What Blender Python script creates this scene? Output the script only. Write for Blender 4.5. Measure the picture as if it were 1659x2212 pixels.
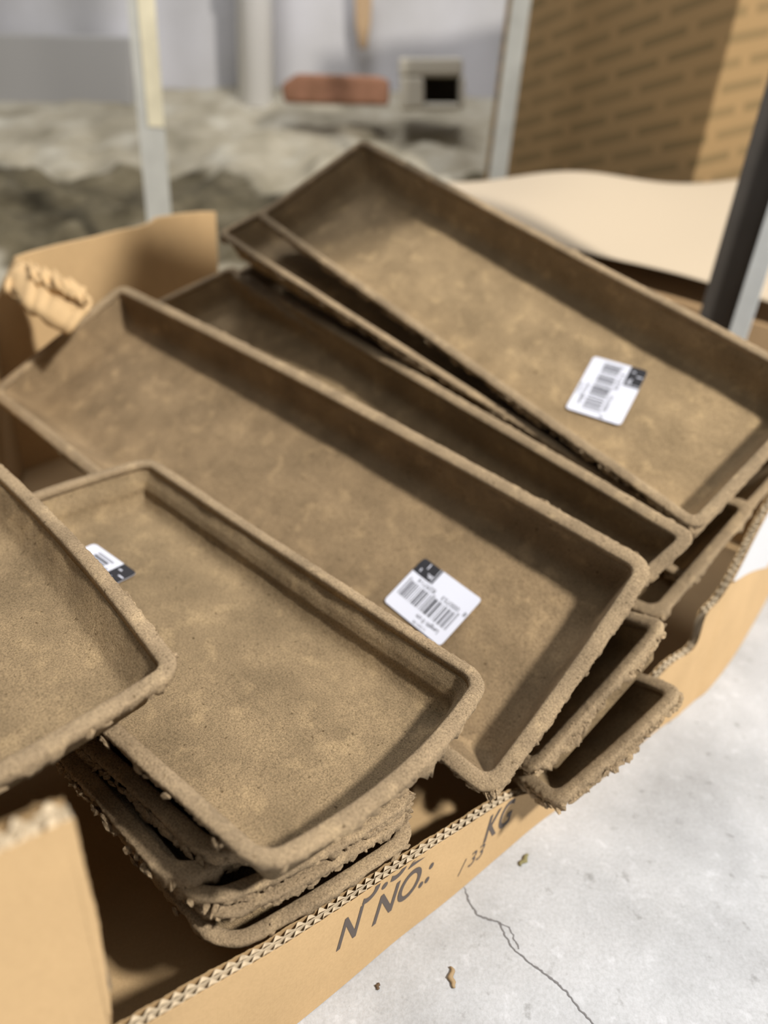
import bpy, bmesh, math, random
from mathutils import Vector, Matrix, noise
for o in list(bpy.data.objects): bpy.data.objects.remove(o)
sc = bpy.context.scene
COL = sc.collection
V = Vector

# ---------------------------------------------------------------- camera
F, CX, CY, H = 1500.0, 829.5, 1106.0, 0.465          # focal length in pixels, centre, camera height
G = V((620 - CX, 3750 - CY, F)).normalized()            # gravity, in camera axes (x right, y down, z forward)
zw = -G
yw = (V((0, 0, 1)) - G * G.z).normalized()
xw = yw.cross(zw)
M = Matrix((xw, yw, zw))
CAM = V((0, 0, H))
def at(px, py, Z):                                      # point seen at a pixel, Z metres in front of the lens
    return CAM + M @ V(((px - CX) / F * Z, (py - CY) / F * Z, Z))
def at_z(px, py, z):                                    # same, at a given height above the floor
    d = at(px, py, 1.0) - CAM
    return CAM + d * ((z - H) / d.z)
def at_plane(px, py, p0, n):
    d = at(px, py, 1.0) - CAM
    return CAM + d * ((p0 - CAM).dot(n) / d.dot(n))
cd = bpy.data.cameras.new('camera'); cam = bpy.data.objects.new('camera', cd); COL.objects.link(cam)
cx_, cy_, cz_ = M @ V((1, 0, 0)), M @ V((0, -1, 0)), M @ V((0, 0, -1))
mw = Matrix((cx_, cy_, cz_)).transposed().to_4x4(); mw.translation = CAM
cam.matrix_world = mw
cd.sensor_fit = 'VERTICAL'; cd.sensor_height = 36.0; cd.sensor_width = 27.0
cd.lens = F / 2212 * 36.0
cd.clip_start = 0.01
cd.dof.use_dof = True; cd.dof.focus_distance = 0.40; cd.dof.aperture_fstop = 3.3
sc.camera = cam

# ---------------------------------------------------------------- light, world, exposure
world = bpy.data.worlds.new('world'); sc.world = world; world.use_nodes = True
bg = world.node_tree.nodes['Background']
bg.inputs[0].default_value = (0.94, 0.96, 1.0, 1); bg.inputs[1].default_value = 0.085
def area(name, loc, target, size, power, color):
    l = bpy.data.lights.new(name, 'AREA'); l.shape = 'RECTANGLE'; l.size, l.size_y = size
    l.energy = power; l.color = color
    o = bpy.data.objects.new(name, l); COL.objects.link(o); o.location = loc
    o.rotation_euler = (V(target) - V(loc)).to_track_quat('-Z', 'Y').to_euler()
area('ceiling_lamp_light', (1.75, -0.50, 2.50), (0.0, 0.4, 0.15), (0.22, 0.22), 156, (1.0, 0.955, 0.88))
area('ceiling_panel_light', (-0.3, 0.1, 2.9), (-0.1, 0.6, 0.0), (1.8, 1.8), 17, (1.0, 0.97, 0.92))
area('background_fill_light', (-0.3, 2.0, 2.6), (-0.3, 2.6, 0.2), (1.2, 0.6), 40, (0.96, 0.97, 1.0))  # fill light added to brighten the back wall and pipe
sc.view_settings.view_transform = 'Standard'; sc.view_settings.look = 'None'
sc.view_settings.gamma = 1.0; sc.view_settings.use_curve_mapping = False
sc.view_settings.exposure = 0.0

# ---------------------------------------------------------------- materials
def mat(name, base, rough=0.9, spec=0.2):
    m = bpy.data.materials.new(name); m.use_nodes = True
    nt = m.node_tree; b = nt.nodes['Principled BSDF']
    b.inputs['Base Color'].default_value = (*base, 1); b.inputs['Roughness'].default_value = rough
    b.inputs['Specular IOR Level'].default_value = spec
    return m, nt, b
def node(nt, kind, **kw):
    n = nt.nodes.new(kind)
    for k, v in kw.items():
        if k in n.inputs.keys(): n.inputs[k].default_value = v
        else: setattr(n, k, v)
    return n
def coords(nt, scale=(1, 1, 1), rot=(0, 0, 0), loc=(0, 0, 0)):
    t = node(nt, 'ShaderNodeTexCoord'); mp = node(nt, 'ShaderNodeMapping')
    mp.inputs['Scale'].default_value = scale; mp.inputs['Rotation'].default_value = rot; mp.inputs['Location'].default_value = loc
    nt.links.new(t.outputs['Object'], mp.inputs[0]); return mp.outputs[0]
def nz(nt, vec, scale, detail=4, rough=0.55):
    n = node(nt, 'ShaderNodeTexNoise', Scale=scale, Detail=detail, Roughness=rough)
    nt.links.new(vec, n.inputs['Vector']); return n.outputs['Fac']
def ramp(nt, fac, stops):
    r = node(nt, 'ShaderNodeValToRGB'); e = r.color_ramp.elements
    while len(e) < len(stops): e.new(0.5)
    for q, (p, c) in zip(e, stops): q.position = p; q.color = (*c, 1) if len(c) == 3 else c
    nt.links.new(fac, r.inputs[0]); return r.outputs[0]
def mix(nt, fac, a, b, mode='MIX'):
    m = node(nt, 'ShaderNodeMix', data_type='RGBA', blend_type=mode)
    for sock, v in ((m.inputs[0], fac), (m.inputs[6], a), (m.inputs[7], b)):
        if hasattr(v, 'links') or hasattr(v, 'is_linked'): nt.links.new(v, sock)
        elif isinstance(v, (int, float)): sock.default_value = v
        else: sock.default_value = (*v, 1)
    return m.outputs[2]
def bump(nt, b, h, strength, dist, chain=None):
    n = node(nt, 'ShaderNodeBump', Strength=strength, Distance=dist)
    nt.links.new(h, n.inputs['Height'])
    if chain is not None: nt.links.new(chain, n.inputs['Normal'])
    nt.links.new(n.outputs[0], b.inputs['Normal']); return n.outputs[0]

def pulp_material(name, tone, loc=(0, 0, 0)):
    m, nt, b = mat(name, tone, 0.93, 0.12)
    v = coords(nt, loc=loc)
    t = V(tone)
    big = ramp(nt, nz(nt, v, 22, 3), [(0.32, t * 0.80), (0.52, t), (0.70, V((t.x * 1.20, t.y * 1.20, t.z * 1.19)))])
    spots = ramp(nt, nz(nt, v, 52, 3, 0.5), [(0.56, (0, 0, 0)), (0.70, (1, 1, 1))])
    c = mix(nt, spots, big, V((t.x * 1.55, t.y * 1.55, t.z * 1.50)))
    c2 = node(nt, 'ShaderNodeMix', data_type='RGBA'); c2.inputs[0].default_value = 0.55
    nt.links.new(big, c2.inputs[6]); nt.links.new(c, c2.inputs[7])
    fine = ramp(nt, nz(nt, v, 900, 3, 0.7), [(0.3, (0.55, 0.54, 0.52)), (0.52, (1, 1, 1)), (0.75, (1.35, 1.33, 1.28))])
    c3 = mix(nt, 1.0, c2.outputs[2], fine, 'MULTIPLY')
    specks = ramp(nt, nz(nt, v, 260, 2, 0.5), [(0.24, (0.45, 0.42, 0.38)), (0.33, (1, 1, 1))])
    c4 = mix(nt, 1.0, c3, specks, 'MULTIPLY')
    nt.links.new(c4, b.inputs['Base Color'])
    b1 = bump(nt, b, nz(nt, v, 150, 6, 0.7), 0.7, 0.0026)
    bump(nt, b, nz(nt, v, 800, 4, 0.8), 0.9, 0.0010, b1)
    return m
PULP = pulp_material('pulp', (0.375, 0.272, 0.158))
PULP2 = pulp_material('pulp_reddish', (0.320, 0.228, 0.134), (3, 1, 2))
PULP3 = pulp_material('pulp_light', (0.370, 0.268, 0.155), (5, 3, 1))
PULPB = pulp_material('pulp_front', (0.305, 0.222, 0.130), (2, 2, 7))
PULPR = pulp_material('pulp_rim', (0.385, 0.286, 0.180), (1, 5, 2))

def card_material(name, tone):
    m, nt, b = mat(name, tone, 0.82, 0.25)
    v = coords(nt); t = V(tone)
    c = ramp(nt, nz(nt, v, 18, 4), [(0.3, t * 0.93), (0.7, t * 1.06)])
    f = ramp(nt, nz(nt, v, 500, 3, 0.7), [(0.3, (0.93, 0.92, 0.9)), (0.7, (1.05, 1.05, 1.05))])
    nt.links.new(mix(nt, 1.0, c, f, 'MULTIPLY'), b.inputs['Base Color'])
    bump(nt, b, nz(nt, v, 120, 3), 0.12, 0.001)
    return m
CARD = card_material('cardboard', (0.555, 0.380, 0.200))
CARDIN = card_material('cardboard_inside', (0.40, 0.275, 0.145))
FLUTE = card_material('cardboard_edge', (0.52, 0.43, 0.31))
INK = mat('grey_ink', (0.115, 0.095, 0.085), 0.8)[0]
BLACK = mat('label_black', (0.025, 0.025, 0.03), 0.5)[0]
WHITE = mat('label_paper', (0.64, 0.66, 0.76), 0.45, 0.4)[0]

# ---------------------------------------------------------------- helpers
def mesh_obj(name, verts, faces, m, parent=None, smooth=True, local=False):
    me = bpy.data.meshes.new(name)
    if parent is not None: bpy.context.view_layer.update()
    if parent is not None and not local:
        inv = parent.matrix_world.inverted()
        verts = [inv @ V(p) for p in verts]
    me.from_pydata([tuple(p) for p in verts], [], faces)
    bm = bmesh.new(); bm.from_mesh(me); bmesh.ops.recalc_face_normals(bm, faces=bm.faces); bm.to_mesh(me); bm.free()
    if smooth: me.polygons.foreach_set('use_smooth', [True] * len(me.polygons))
    me.materials.append(m)
    o = bpy.data.objects.new(name, me); COL.objects.link(o)
    if parent is not None: o.parent = parent
    return o
def tag(o, label=None, cat=None, group=None, kind=None):
    if label: o['label'] = label
    if cat: o['category'] = cat
    if group: o['group'] = group
    if kind: o['kind'] = kind
    return o
def empty(name, mw_):
    o = bpy.data.objects.new(name, None); COL.objects.link(o); o.empty_display_size = 0.05
    if isinstance(mw_, Vector): mw_ = Matrix.Translation(mw_)
    o.matrix_world = mw_
    bpy.context.view_layer.update()
    return o
def box_vf(c, s, R=None):                               # box centred at c with full sizes s, optional rotation
    vs = [V((x * s[0] / 2, y * s[1] / 2, z * s[2] / 2)) for x in (-1, 1) for y in (-1, 1) for z in (-1, 1)]
    if R is not None: vs = [R @ p for p in vs]
    fs = [(0, 1, 3, 2), (4, 6, 7, 5), (0, 4, 5, 1), (2, 3, 7, 6), (0, 2, 6, 4), (1, 5, 7, 3)]
    return [V(c) + p for p in vs], fs
def prism(poly, off):                                   # closed prism from a polygon and an offset vector
    n = len(poly); vs = [V(p) for p in poly] + [V(p) + V(off) for p in poly]
    fs = [tuple(range(n)), tuple(range(2 * n - 1, n - 1, -1))]
    fs += [(i, (i + 1) % n, n + (i + 1) % n, n + i) for i in range(n)]
    return vs, fs
def join(*parts):
    vs, fs = [], []
    for a, b in parts:
        k = len(vs); vs += a; fs += [tuple(i + k for i in f) for f in b]
    return vs, fs
def bevel(o, w, seg=2):
    md = o.modifiers.new('bevel', 'BEVEL'); md.width = w; md.segments = seg; md.limit_method = 'ANGLE'
def text_mesh(s, size, align='LEFT', shear=0.0, bold=0.0):
    cu = bpy.data.curves.new('t', 'FONT'); cu.body = s; cu.size = size; cu.align_x = align; cu.shear = shear; cu.offset = bold
    o = bpy.data.objects.new('t', cu); COL.objects.link(o)
    bpy.context.view_layer.update()
    me = bpy.data.meshes.new_from_object(o.evaluated_get(bpy.context.evaluated_depsgraph_get()))
    vs = [v.co.copy() for v in me.vertices]; fs = [tuple(p.vertices) for p in me.polygons]
    bpy.data.objects.remove(o); bpy.data.meshes.remove(me); bpy.data.curves.remove(cu)
    return vs, fs

# ---------------------------------------------------------------- trays
def loop_xy(L, W, inset, R, ns, nc):
    x0, x1, y0, y1 = inset, L - inset, inset, W - inset
    r = max(0.0035, R - inset * 0.72); r = min(r, (y1 - y0) * 0.49)
    nx, ny = ns
    pts = []
    def side(a, b, n):
        for i in range(n): pts.append((a[0] + (b[0] - a[0]) * i / n, a[1] + (b[1] - a[1]) * i / n))
    def arc(cx, cy, a0):
        for i in range(nc):
            a = a0 + math.pi / 2 * i / nc; pts.append((cx + r * math.cos(a), cy + r * math.sin(a)))
    side((x0 + r, y0), (x1 - r, y0), nx); arc(x1 - r, y0 + r, -math.pi / 2)
    side((x1, y0 + r), (x1, y1 - r), ny); arc(x1 - r, y1 - r, 0)
    side((x1 - r, y1), (x0 + r, y1), nx); arc(x0 + r, y1 - r, math.pi / 2)
    side((x0, y1 - r), (x0, y0 + r), ny); arc(x0 + r, y0 + r, math.pi)
    return pts
class Tray: pass
def tray(corners, label, depth=0.036, bow=(0, 0, 0, 0), seed=0, m=PULP, rim=0.0105, rough=1.0, R=0.018,
         step=0.0016, draft=0.0095, group=None, sag=0.0, steps=0, fringe=0.5):
    """corners near-left, near-right, far-right, far-left of the rim; bow = bulge of near, right, far, left edge"""
    c = [V(p) for p in corners]
    ctr = sum(c, V()) / 4
    ex = ((c[3] + c[2]) - (c[0] + c[1])).normalized()
    ez = ((c[2] - c[0]).cross(c[3] - c[1])).normalized()
    if ez.z < 0: ez = -ez
    ex = (ex - ez * ex.dot(ez)).normalized()
    ey = ez.cross(ex)
    base = ctr - ez * (depth + 0.004)
    fr = Matrix((ex, ey, ez)).transposed().to_4x4(); fr.translation = base
    root = empty('pulp_tray', fr); tag(root, label, 'tray', group)
    L = ((c[3] - c[0]).length + (c[2] - c[1]).length) / 2
    W = ((c[1] - c[0]).length + (c[2] - c[3]).length) / 2
    inv = fr.inverted(); q = [inv @ p for p in c]
    def mp(x, y, z):                                     # x along the length, y from left to right edge
        u, v = x / L, y / W
        v_ = min(1, max(0, v)); u_ = min(1, max(0, u))
        p = q[0] * (1 - u) * (1 - v) + q[1] * (1 - u) * v + q[2] * u * v + q[3] * u * (1 - v)
        bn, br, bf, bl = bow
        kv, ku = 4 * v_ * (1 - v_), 4 * u_ * (1 - u_)
        du = -bn * kv * (1 - u_) + bf * kv * u_
        dv = br * ku * v_ - bl * ku * (1 - v_)
        dirv = (q[1] - q[0]).normalized()
        p = p + V((1, 0, 0)) * du + dirv * dv
        p.z += z - sag * ku * 1.0
        return p
    so = V((seed * 7.3, seed * 3.1, seed * 1.7))
    nl, nw = int(L / step), int(W / step)
    def build(profile, ns, nc, rfun=None):
        vs, fs = [], []
        n = None
        for k, (ins, z, rg) in enumerate(profile):
            pts = loop_xy(L, W, ins, R, ns, nc)
            n = len(pts)
            for i, (x, y) in enumerate(pts):
                p = mp(x, y, z)
                if rfun is not None: p = rfun(p, x, y, rg, k)
                vs.append(p)
        return vs, n
    # rim: flange rolled over with a ragged torn outer edge
    w = rim
    prof = [(w * 1.02, -0.0070, 0.1), (w * .99, -0.0022, 0.2), (w * .95, -0.0008, 0.25), (w * .84, -0.0001, 0.25), (w * .6, 0.0002, 0.3), (w * .36, 0.0000, 0.35),
            (w * .14, -0.0004, 0.5), (w * .03, -0.0012, 0.8), (0.0, -0.0026, 1.1), (0.0007, -0.0048, 1.8), (0.0018, -0.0068, 2.4), (0.0034, -0.0072, 2.0),
            (0.0048, -0.0056, 0.8), (w * .8, -0.0056, 0.2)]
    def rrim(p, x, y, rg, k):
        cx, cy = x - L / 2, y - W / 2
        out = V((1, 0, 0)) * (1 if cx > 0 else -1) if abs(cx) / L > abs(cy) / W else V((0, -1, 0)) * (1 if cy > 0 else -1)
        kk = V((0, 0, k * .004))
        a = noise.noise((p + so) * 60) * 0.4 + noise.noise((p + so + kk) * 240) * 0.45 + noise.noise((p + so + kk) * 620) * 0.5
        cl = noise.noise((V((p.x, p.y, 0)) + so) * 34) + .5 * noise.noise((V((p.x, p.y, 0)) + so) * 110)
        big = min(1.6, max(0.0, cl - 0.12) * 2.6)
        amp = 0.00085 * rg * (rough if rg > .6 else 1)
        q2 = p + out * amp * a
        if rg > 1: q2 = q2 + out * (0.0011 * rough * big * (rg - 1)) + V((0, 0, -0.0026 * rough * big * (rg - 1) * (1 + .6 * a)))
        p = q2
        p.z += noise.noise((p - so) * 300) * 0.0005 * min(rg, 1.2) * 2
        p.z += noise.noise((V((x, y, 0)) + so) * 9) * 0.0012
        return p
    vs, n = build(prof, (nl, nw), 16, rrim)
    fs = []
    K = len(prof)
    for k in range(K):
        k2 = (k + 1) % K
        for i in range(n): fs.append((k * n + i, k * n + (i + 1) % n, k2 * n + (i + 1) % n, k2 * n + i))
    mesh_obj('torn_rim', vs, fs, PULPR, root, local=True)
    if fringe: 
        rnd = random.Random(seed * 13 + 5); fv, ff = [], []
        pts = loop_xy(L, W, 0.0012, R, (nl, nw), 16); pts2 = pts[1:] + pts[:1]
        npt = len(pts)
        for i in range(npt):
            x, y = pts[i]; c_ = mp(x, y, 0)
            dens = noise.noise(V((x, y, 0)) * 30 + so) + .35 * noise.noise(V((x, y, 0)) * 100 + so)
            if rnd.random() > fringe * (0.16 + max(0, dens) * 1.5) * (step / .0012): continue
            tx, ty = pts2[i][0] - x, pts2[i][1] - y; tl = math.hypot(tx, ty) or 1; tx, ty = tx / tl, ty / tl
            o2 = V((ty, -tx, 0)); t2 = V((tx, ty, 0))
            ln = rnd.uniform(.0012, .0046) * (1 + max(0, dens)); hh = rnd.uniform(.0010, .0030) * (1 + max(0, dens) * 1.2); wd = rnd.uniform(.0006, .0016)
            cen = c_ + V((0, 0, -rnd.uniform(.0045, .0085 + .004 * max(0, dens) * fringe))) - o2 * rnd.uniform(0.0004, .0020)
            k0 = len(fv); na, nb_ = 5, 7; tilt = rnd.uniform(-.5, .5)
            for a_ in range(na):
                f = a_ / (na - 1) * 2 - 1; rr = math.sqrt(max(.06, 1 - f * f))
                for b_ in range(nb_):
                    th_ = 6.283 * b_ / nb_
                    jx = noise.noise(V((i * .7, a_ * .9, b_ * .8))) * .9 + 1
                    fv.append(cen + t2 * (f * ln) + o2 * (math.cos(th_) * rr * wd * jx * 1.3) + V((0, 0, math.sin(th_) * rr * hh * jx + f * tilt * ln)))
            for a_ in range(na - 1):
                for b_ in range(nb_): ff.append((k0 + a_ * nb_ + b_, k0 + a_ * nb_ + (b_ + 1) % nb_, k0 + (a_ + 1) * nb_ + (b_ + 1) % nb_, k0 + (a_ + 1) * nb_ + b_))
            ff.append(tuple(k0 + q for q in range(nb_))); ff.append(tuple(k0 + (na - 1) * nb_ + q for q in range(nb_)))
        if ff: tag(mesh_obj('torn_fringe', fv, ff, PULPR, root, local=True, smooth=False), kind='stuff')
    # basin: inner wall, floor, underside
    ns2 = (max(20, nl // 3), max(12, nw // 3)); t = 0.0032; D = depth
    prof = [(w * .8, -0.003, .2), (w * .95, -0.005, .4)]
    wall_n = 9
    for k in range(1, wall_n):
        f = k / wall_n
        ins = w + draft * f; z = -0.005 - (D - 0.011) * f
        if steps and 0.3 < f < 0.75: ins += 0.0014
        prof.append((ins, z, 1))
    prof += [(w + draft + .0010, -D + .0055, 1), (w + draft + .0028, -D + .0026, 1), (w + draft + .006, -D + .0008, 1), (w + draft + .011, -D, 1)]
    vs, n = build(prof, ns2, 8)
    inner0 = w + draft + .011
    last = [(vs[len(vs) - n + i]) for i in range(n)]
    # floor loops shrink onto the centre line
    nf = 26
    base_pts = loop_xy(L, W, inner0, R, ns2, 8)
    for k in range(1, nf + 1):
        f = k / nf
        for (x, y) in base_pts:
            yy = y + (W / 2 - y) * f
            xx = x + (min(max(x, W * .5), L - W * .5) - x) * f
            vs.append(mp(xx, yy, -D))
    kf = len(vs) // n
    fs = []
    for k in range(kf - 1):
        for i in range(n): fs.append((k * n + i, k * n + (i + 1) % n, (k + 1) * n + (i + 1) % n, (k + 1) * n + i))
    inn = len(vs)
    for i in range(inn):
        p = vs[i]
        d = noise.noise((p + so) * 14) * 0.0014 + noise.noise((p + so) * 55) * 0.0006 + noise.noise((p + so) * 190) * 0.00022
        if i >= n * 2: p.z += d; p.x += d * .5; p.y += d * .6
    # underside
    prof2 = [(w * .8, -0.003 - t * .3), (w * .75, -0.006), (w + draft * .3 - t, -D * .3 - .003), (w + draft - t, -D - t * .2), (w + draft + .004, -D - t), (inner0 + .01, -D - t)]
    s2 = len(vs)
    for ins, z in prof2:
        for (x, y) in loop_xy(L, W, ins, R, ns2, 8): vs.append(mp(x, y, z))
    for f in (.5, 1.0):
        for (x, y) in base_pts:
            vs.append(mp(x + (min(max(x, W * .5), L - W * .5) - x) * f, y + (W / 2 - y) * f, -D - t))
    k2n = (len(vs) - s2) // n
    for k in range(k2n - 1):
        for i in range(n): fs.append((s2 + k * n + i, s2 + k * n + (i + 1) % n, s2 + (k + 1) * n + (i + 1) % n, s2 + (k + 1) * n + i))
    for i in range(n): fs.append((i, (i + 1) % n, s2 + (i + 1) % n, s2 + i))
    mesh_obj('basin', vs, fs, m, root, local=True)
    T = Tray(); T.root = root; T.L, T.W = L, W
    T.floor0 = fr @ mp(L / 2, W / 2, -D); T.n = ez; T.ex = ex; T.D = D
    return T

def on_floor(T, px, py, lift=0.0012):
    return at_plane(px, py, T.floor0 + T.n * lift, T.n)

EANL = {'0': '0001101', '1': '0011001', '2': '0010011', '3': '0111101', '4': '0100011', '5': '0110001', '6': '0101111', '7': '0111011', '8': '0110111', '9': '0001011'}
def ean_bits(code):
    par = {'8': 'LGLGGL'}[code[0]]
    s = '101'
    for ch, p in zip(code[1:7], par):
        l = EANL[ch]
        s += l if p == 'L' else ''.join('1' if c == '0' else '0' for c in l)[::-1]
    s += '01010'
    for ch in code[7:]: s += ''.join('1' if c == '0' else '0' for c in EANL[ch])
    return s + '101'
def price_label(T, BLpx, BRpx, up_hint, width=None, height_ratio=0.80, lift=0.0016, full=True):
    BR = on_floor(T, *BRpx, lift)
    if BLpx is None:                                     # direction taken from the short side instead
        side = (on_floor(T, *up_hint, lift) - BR).normalized(); ex = T.n.cross(side)
        if ex.dot(M @ V((1, 0, 0))) < 0: ex = -ex
        BL = BR - ex * width
    else: BL = on_floor(T, *BLpx, lift); ex = (BR - BL)
    w = ex.length if BLpx is not None else width; ex.normalize()
    if width: w = width
    ey = T.n.cross(ex)
    up = on_floor(T, *up_hint, lift) - (BL if BLpx is not None else BR)
    sgn = 1
    if ey.dot(up) < 0: ey = -ey; sgn = -1
    h = w * height_ratio; k = w / 63.0
    if width and (BR - BL).length < width: BL = BR - ex * width
    curl = lambda x, y: T.n * (0.0009 * (abs(x / w - .5) * 2) ** 3)
    def P(x, y, z=0.0): return BL + ex * x + ey * y + T.n * z + curl(x, y)
    r = 3.2 * k
    poly = []
    for cx, cy, a0 in ((w - r, r, -90), (w - r, h - r, 0), (r, h - r, 90), (r, r, 180)):
        for i in range(7):
            a = math.radians(a0 + 15 * i); poly.append((cx + r * math.cos(a), cy + r * math.sin(a)))
    xs = sorted(set([0, w] + [w * i / 24 for i in range(25)]))
    # paper: strips following the slight curl
    def ylim(x):
        if x < r: d = r - x
        elif x > w - r: d = x - (w - r)
        else: return 0.0, h
        s = r - math.sqrt(max(0, r * r - d * d)); return s, h - s
    xs = sorted(set([round(v, 6) for v in [w * i / 24 for i in range(25)] + [r * j / 6 for j in range(7)] + [w - r * j / 6 for j in range(7)]]))
    vs, fs = [], []
    for x in xs:
        a, b = ylim(x)
        vs += [P(x, a), P(x, b), P(x, a, -0.00025), P(x, b, -0.00025)]
    for i in range(len(xs) - 1):
        j = i * 4
        fs += [(j, j + 4, j + 5, j + 1), (j + 2, j + 3, j + 7, j + 6), (j, j + 2, j + 6, j + 4), (j + 1, j + 5, j + 7, j + 3)]
    fs += [(0, 1, 3, 2), (len(vs) - 4, len(vs) - 2, len(vs) - 1, len(vs) - 3)]
    lab = mesh_obj('price_label', vs, fs, WHITE, T.root, smooth=False)
    lab['label'] = 'white paper price sticker with barcode'
    e1, e2 = 0.00012, 0.0002
    def rects(rs, e):
        vs, fs = [], []
        for x0, y0, x1, y1 in rs:
            j = len(vs)
            vs += [P(x0 * k, y0 * k, e), P(x1 * k, y0 * k, e), P(x1 * k, y1 * k, e), P(x0 * k, y1 * k, e)]; fs.append((j, j + 1, j + 2, j + 3))
        return vs, fs
    def part(name, vf, m_): return mesh_obj(name, vf[0], vf[1], m_, lab, smooth=False)
    # black corner block
    x0 = 41.5; pts = [(x0, 0.0), (63 - 3.2, 0)] + [(63 - 3.2 + 3.2 * math.cos(math.radians(a)), 3.2 + 3.2 * math.sin(math.radians(a))) for a in range(-75, 1, 15)] + [(63, 14.8), (x0, 14.8)]
    part('black_block', ([P(a * k, b * k, e1) for a, b in pts], [tuple(range(len(pts)))]), BLACK)
    bits = ean_bits('8000753829714'); n = len(bits); rs = []; i = 0
    while i < n:
        if bits[i] == '1':
            j = i
            while j < n and bits[j] == '1': j += 1
            guard = i < 3 or i >= 92 or 45 <= i < 50
            u = 53.5 / n
            rs.append((6 + i * u, 20.3 if guard else 22.2, 6 + j * u - .08, 38)); i = j
        else: i += 1
    part('barcode', rects(rs, e1), BLACK)
    part('white_lines', rects([(43.3, 0.0, 43.8, 14.8), (46.8, 0.0, 47.2, 14.8), (48.0, 0, 48.3, 14.8)], e2), WHITE)
    def txt(s, x, y, size, m_, name, e=e1, bold=0.0, sx=1.0):
        a, b = text_mesh(s, size, bold=bold)
        part(name, ([P((x + p.x * sx) * k, (y + p.y) * k, e) for p in a], b), m_)
    txt('8', 1.0, 16.6, 5.6, BLACK, 'printed_digits')
    txt('000753', 8.5, 16.6, 5.6, BLACK, 'printed_digits', sx=1.12)
    txt('829714', 34.2, 16.6, 5.6, BLACK, 'printed_digits', sx=1.12)
    txt('Length: 0 cm', 9, 41.2, 5.4, BLACK, 'printed_text', bold=.05, sx=.86)
    txt('stems', 44.4, 9.2, 6.0, WHITE, 'printed_text', e=e2 + .0001, bold=.12)
    txt('1', 51.8, 1.6, 7.4, WHITE, 'printed_digits', e=e2 + .0001, bold=.12)
    if full: txt('11.0.0 VR', 18, 46.8, 3.6, BLACK, 'printed_text')
    return lab

def quad_plane(pxs, p0, n): return [at_plane(x, y, p0, n) for x, y in pxs]
def quad_z(pxs, z): return [at_z(x, y, z) for x, y in pxs]
n0 = (M @ V((-.245, -.533, -.81))).normalized()
def p_on(nrm, h): return CAM - nrm * h

# large tray with the price label (centre)
C_PX = [(1062, 1733), (1421, 1217), (260, 611), (-30, 846)]
C = tray(quad_plane(C_PX, p_on(n0, 0.465), n0), 'large brown pulp tray in the centre with a fully readable barcode sticker', depth=0.037,
         bow=(0.002, 0.006, 0.0, 0.0), seed=1, m=PULP2, rim=0.0115, rough=1.0, fringe=1.0, R=0.016)
price_label(C, (1042, 1296), (918, 1205), (954, 1387))
nE = (n0 * 0.7 + V((0, 0, 1)) * 0.3).normalized()
E_ = tray([at(1112, 1520, .525), at(1512, 1156, .525), at(500, 572, .93), at(202, 712, .93)], 'brown pulp tray lying partly beneath the centre tray, no sticker in view',
          depth=0.036, bow=(0, 0.0, 0, 0), seed=2, rim=0.011, R=0.012)
Dq = [at(1505, 1149, .555), at(1803, 832, .586), at(784, 298, .897), at(551, 464, .866)]
D_ = tray(Dq, 'topmost brown pulp tray at the back right with a blurred barcode sticker', depth=0.037, seed=3, m=PULP3, rim=0.0095, R=0.012)
price_label(D_, (1340, 920), (1400, 803), (1228, 877), width=None)
Fq = [at(1499, 1162, .572), at(1790, 850, .635), at(720, 372, .99), at(467, 501, .86)]
F_ = tray(Fq, 'brown pulp tray tucked under the back right tray, dark inside', depth=0.034, seed=4, rim=0.009, R=0.012)
Nq = [p + V((.012, .012, -.052)) for p in Fq]
tray(Nq, 'pulp tray buried under the back right trays, a sliver showing', depth=0.034, seed=16, rim=0.009, R=0.012)
# front tray and the tray over its left end
Bq = quad_z([(567, 1888), (1062, 1462), (326, 985), (-225, 1180)], 0.185)
B_ = tray(Bq, 'brown pulp tray at the front with a sticker half covered by the leftmost tray', depth=0.034, bow=(0.013, -0.001, 0.010, 0),
          seed=5, m=PULPB, rim=0.0095, rough=1.1, step=0.0011, R=0.0155, steps=1)
price_label(B_, None, (297, 1240), (200, 1172), width=0.074)
a0 = at_z(398, 1436, 0.222); an = (at_z(0, 1655, 0.222) - a0).normalized(); ar = (at_z(0, 1020, 0.222) - a0).normalized()
Aq = [a0 + an * 0.185, a0, a0 + ar * 0.36, a0 + an * 0.185 + ar * 0.36]
A_ = tray(Aq, 'brown pulp tray at the left edge resting across the front tray', depth=0.025, bow=(0.006, 0.008, 0, 0), seed=6, m=PULPB, rim=0.0095, rough=1.1, step=0.0011, R=0.012)
# pile below the front tray
def near_tray(nl, nr, z, ldir_px, L, label, seed, **kw):
    a, b = at_z(*nl, z), at_z(*nr, z)
    d = (at_z(*ldir_px, z) - a).normalized()
    return tray([a, b, b + d * L, a + d * L], label, seed=seed, **kw)
PILE = 'trays piled under the front tray'
near_tray((456, 1868), (985, 1590), 0.146, (176, 1612), 0.34, 'shaggy pulp tray directly under the front tray, clumps hanging off its left rim', 7, fringe=2.6, rough=1.4, step=0.0012, depth=0.032, bow=(0.004, 0, 0, 0), group=PILE)
near_tray((366, 1922), (900, 1640), 0.137, (150, 1665), 0.33, 'pulp tray second from the top of the front pile, its left corner jutting out furthest', 8, fringe=1.8, rough=1.2, step=0.0012, depth=0.032, bow=(0.004, 0, 0, 0), group=PILE)
near_tray((424, 1966), (912, 1712), 0.129, (215, 1700), 0.33, 'pulp tray in the middle of the front pile, edge frayed at the right corner', 9, fringe=1.2, rough=1.1, step=0.0012, depth=0.03, rim=.0085, bow=(0.006, 0, 0, 0), group=PILE)
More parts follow.
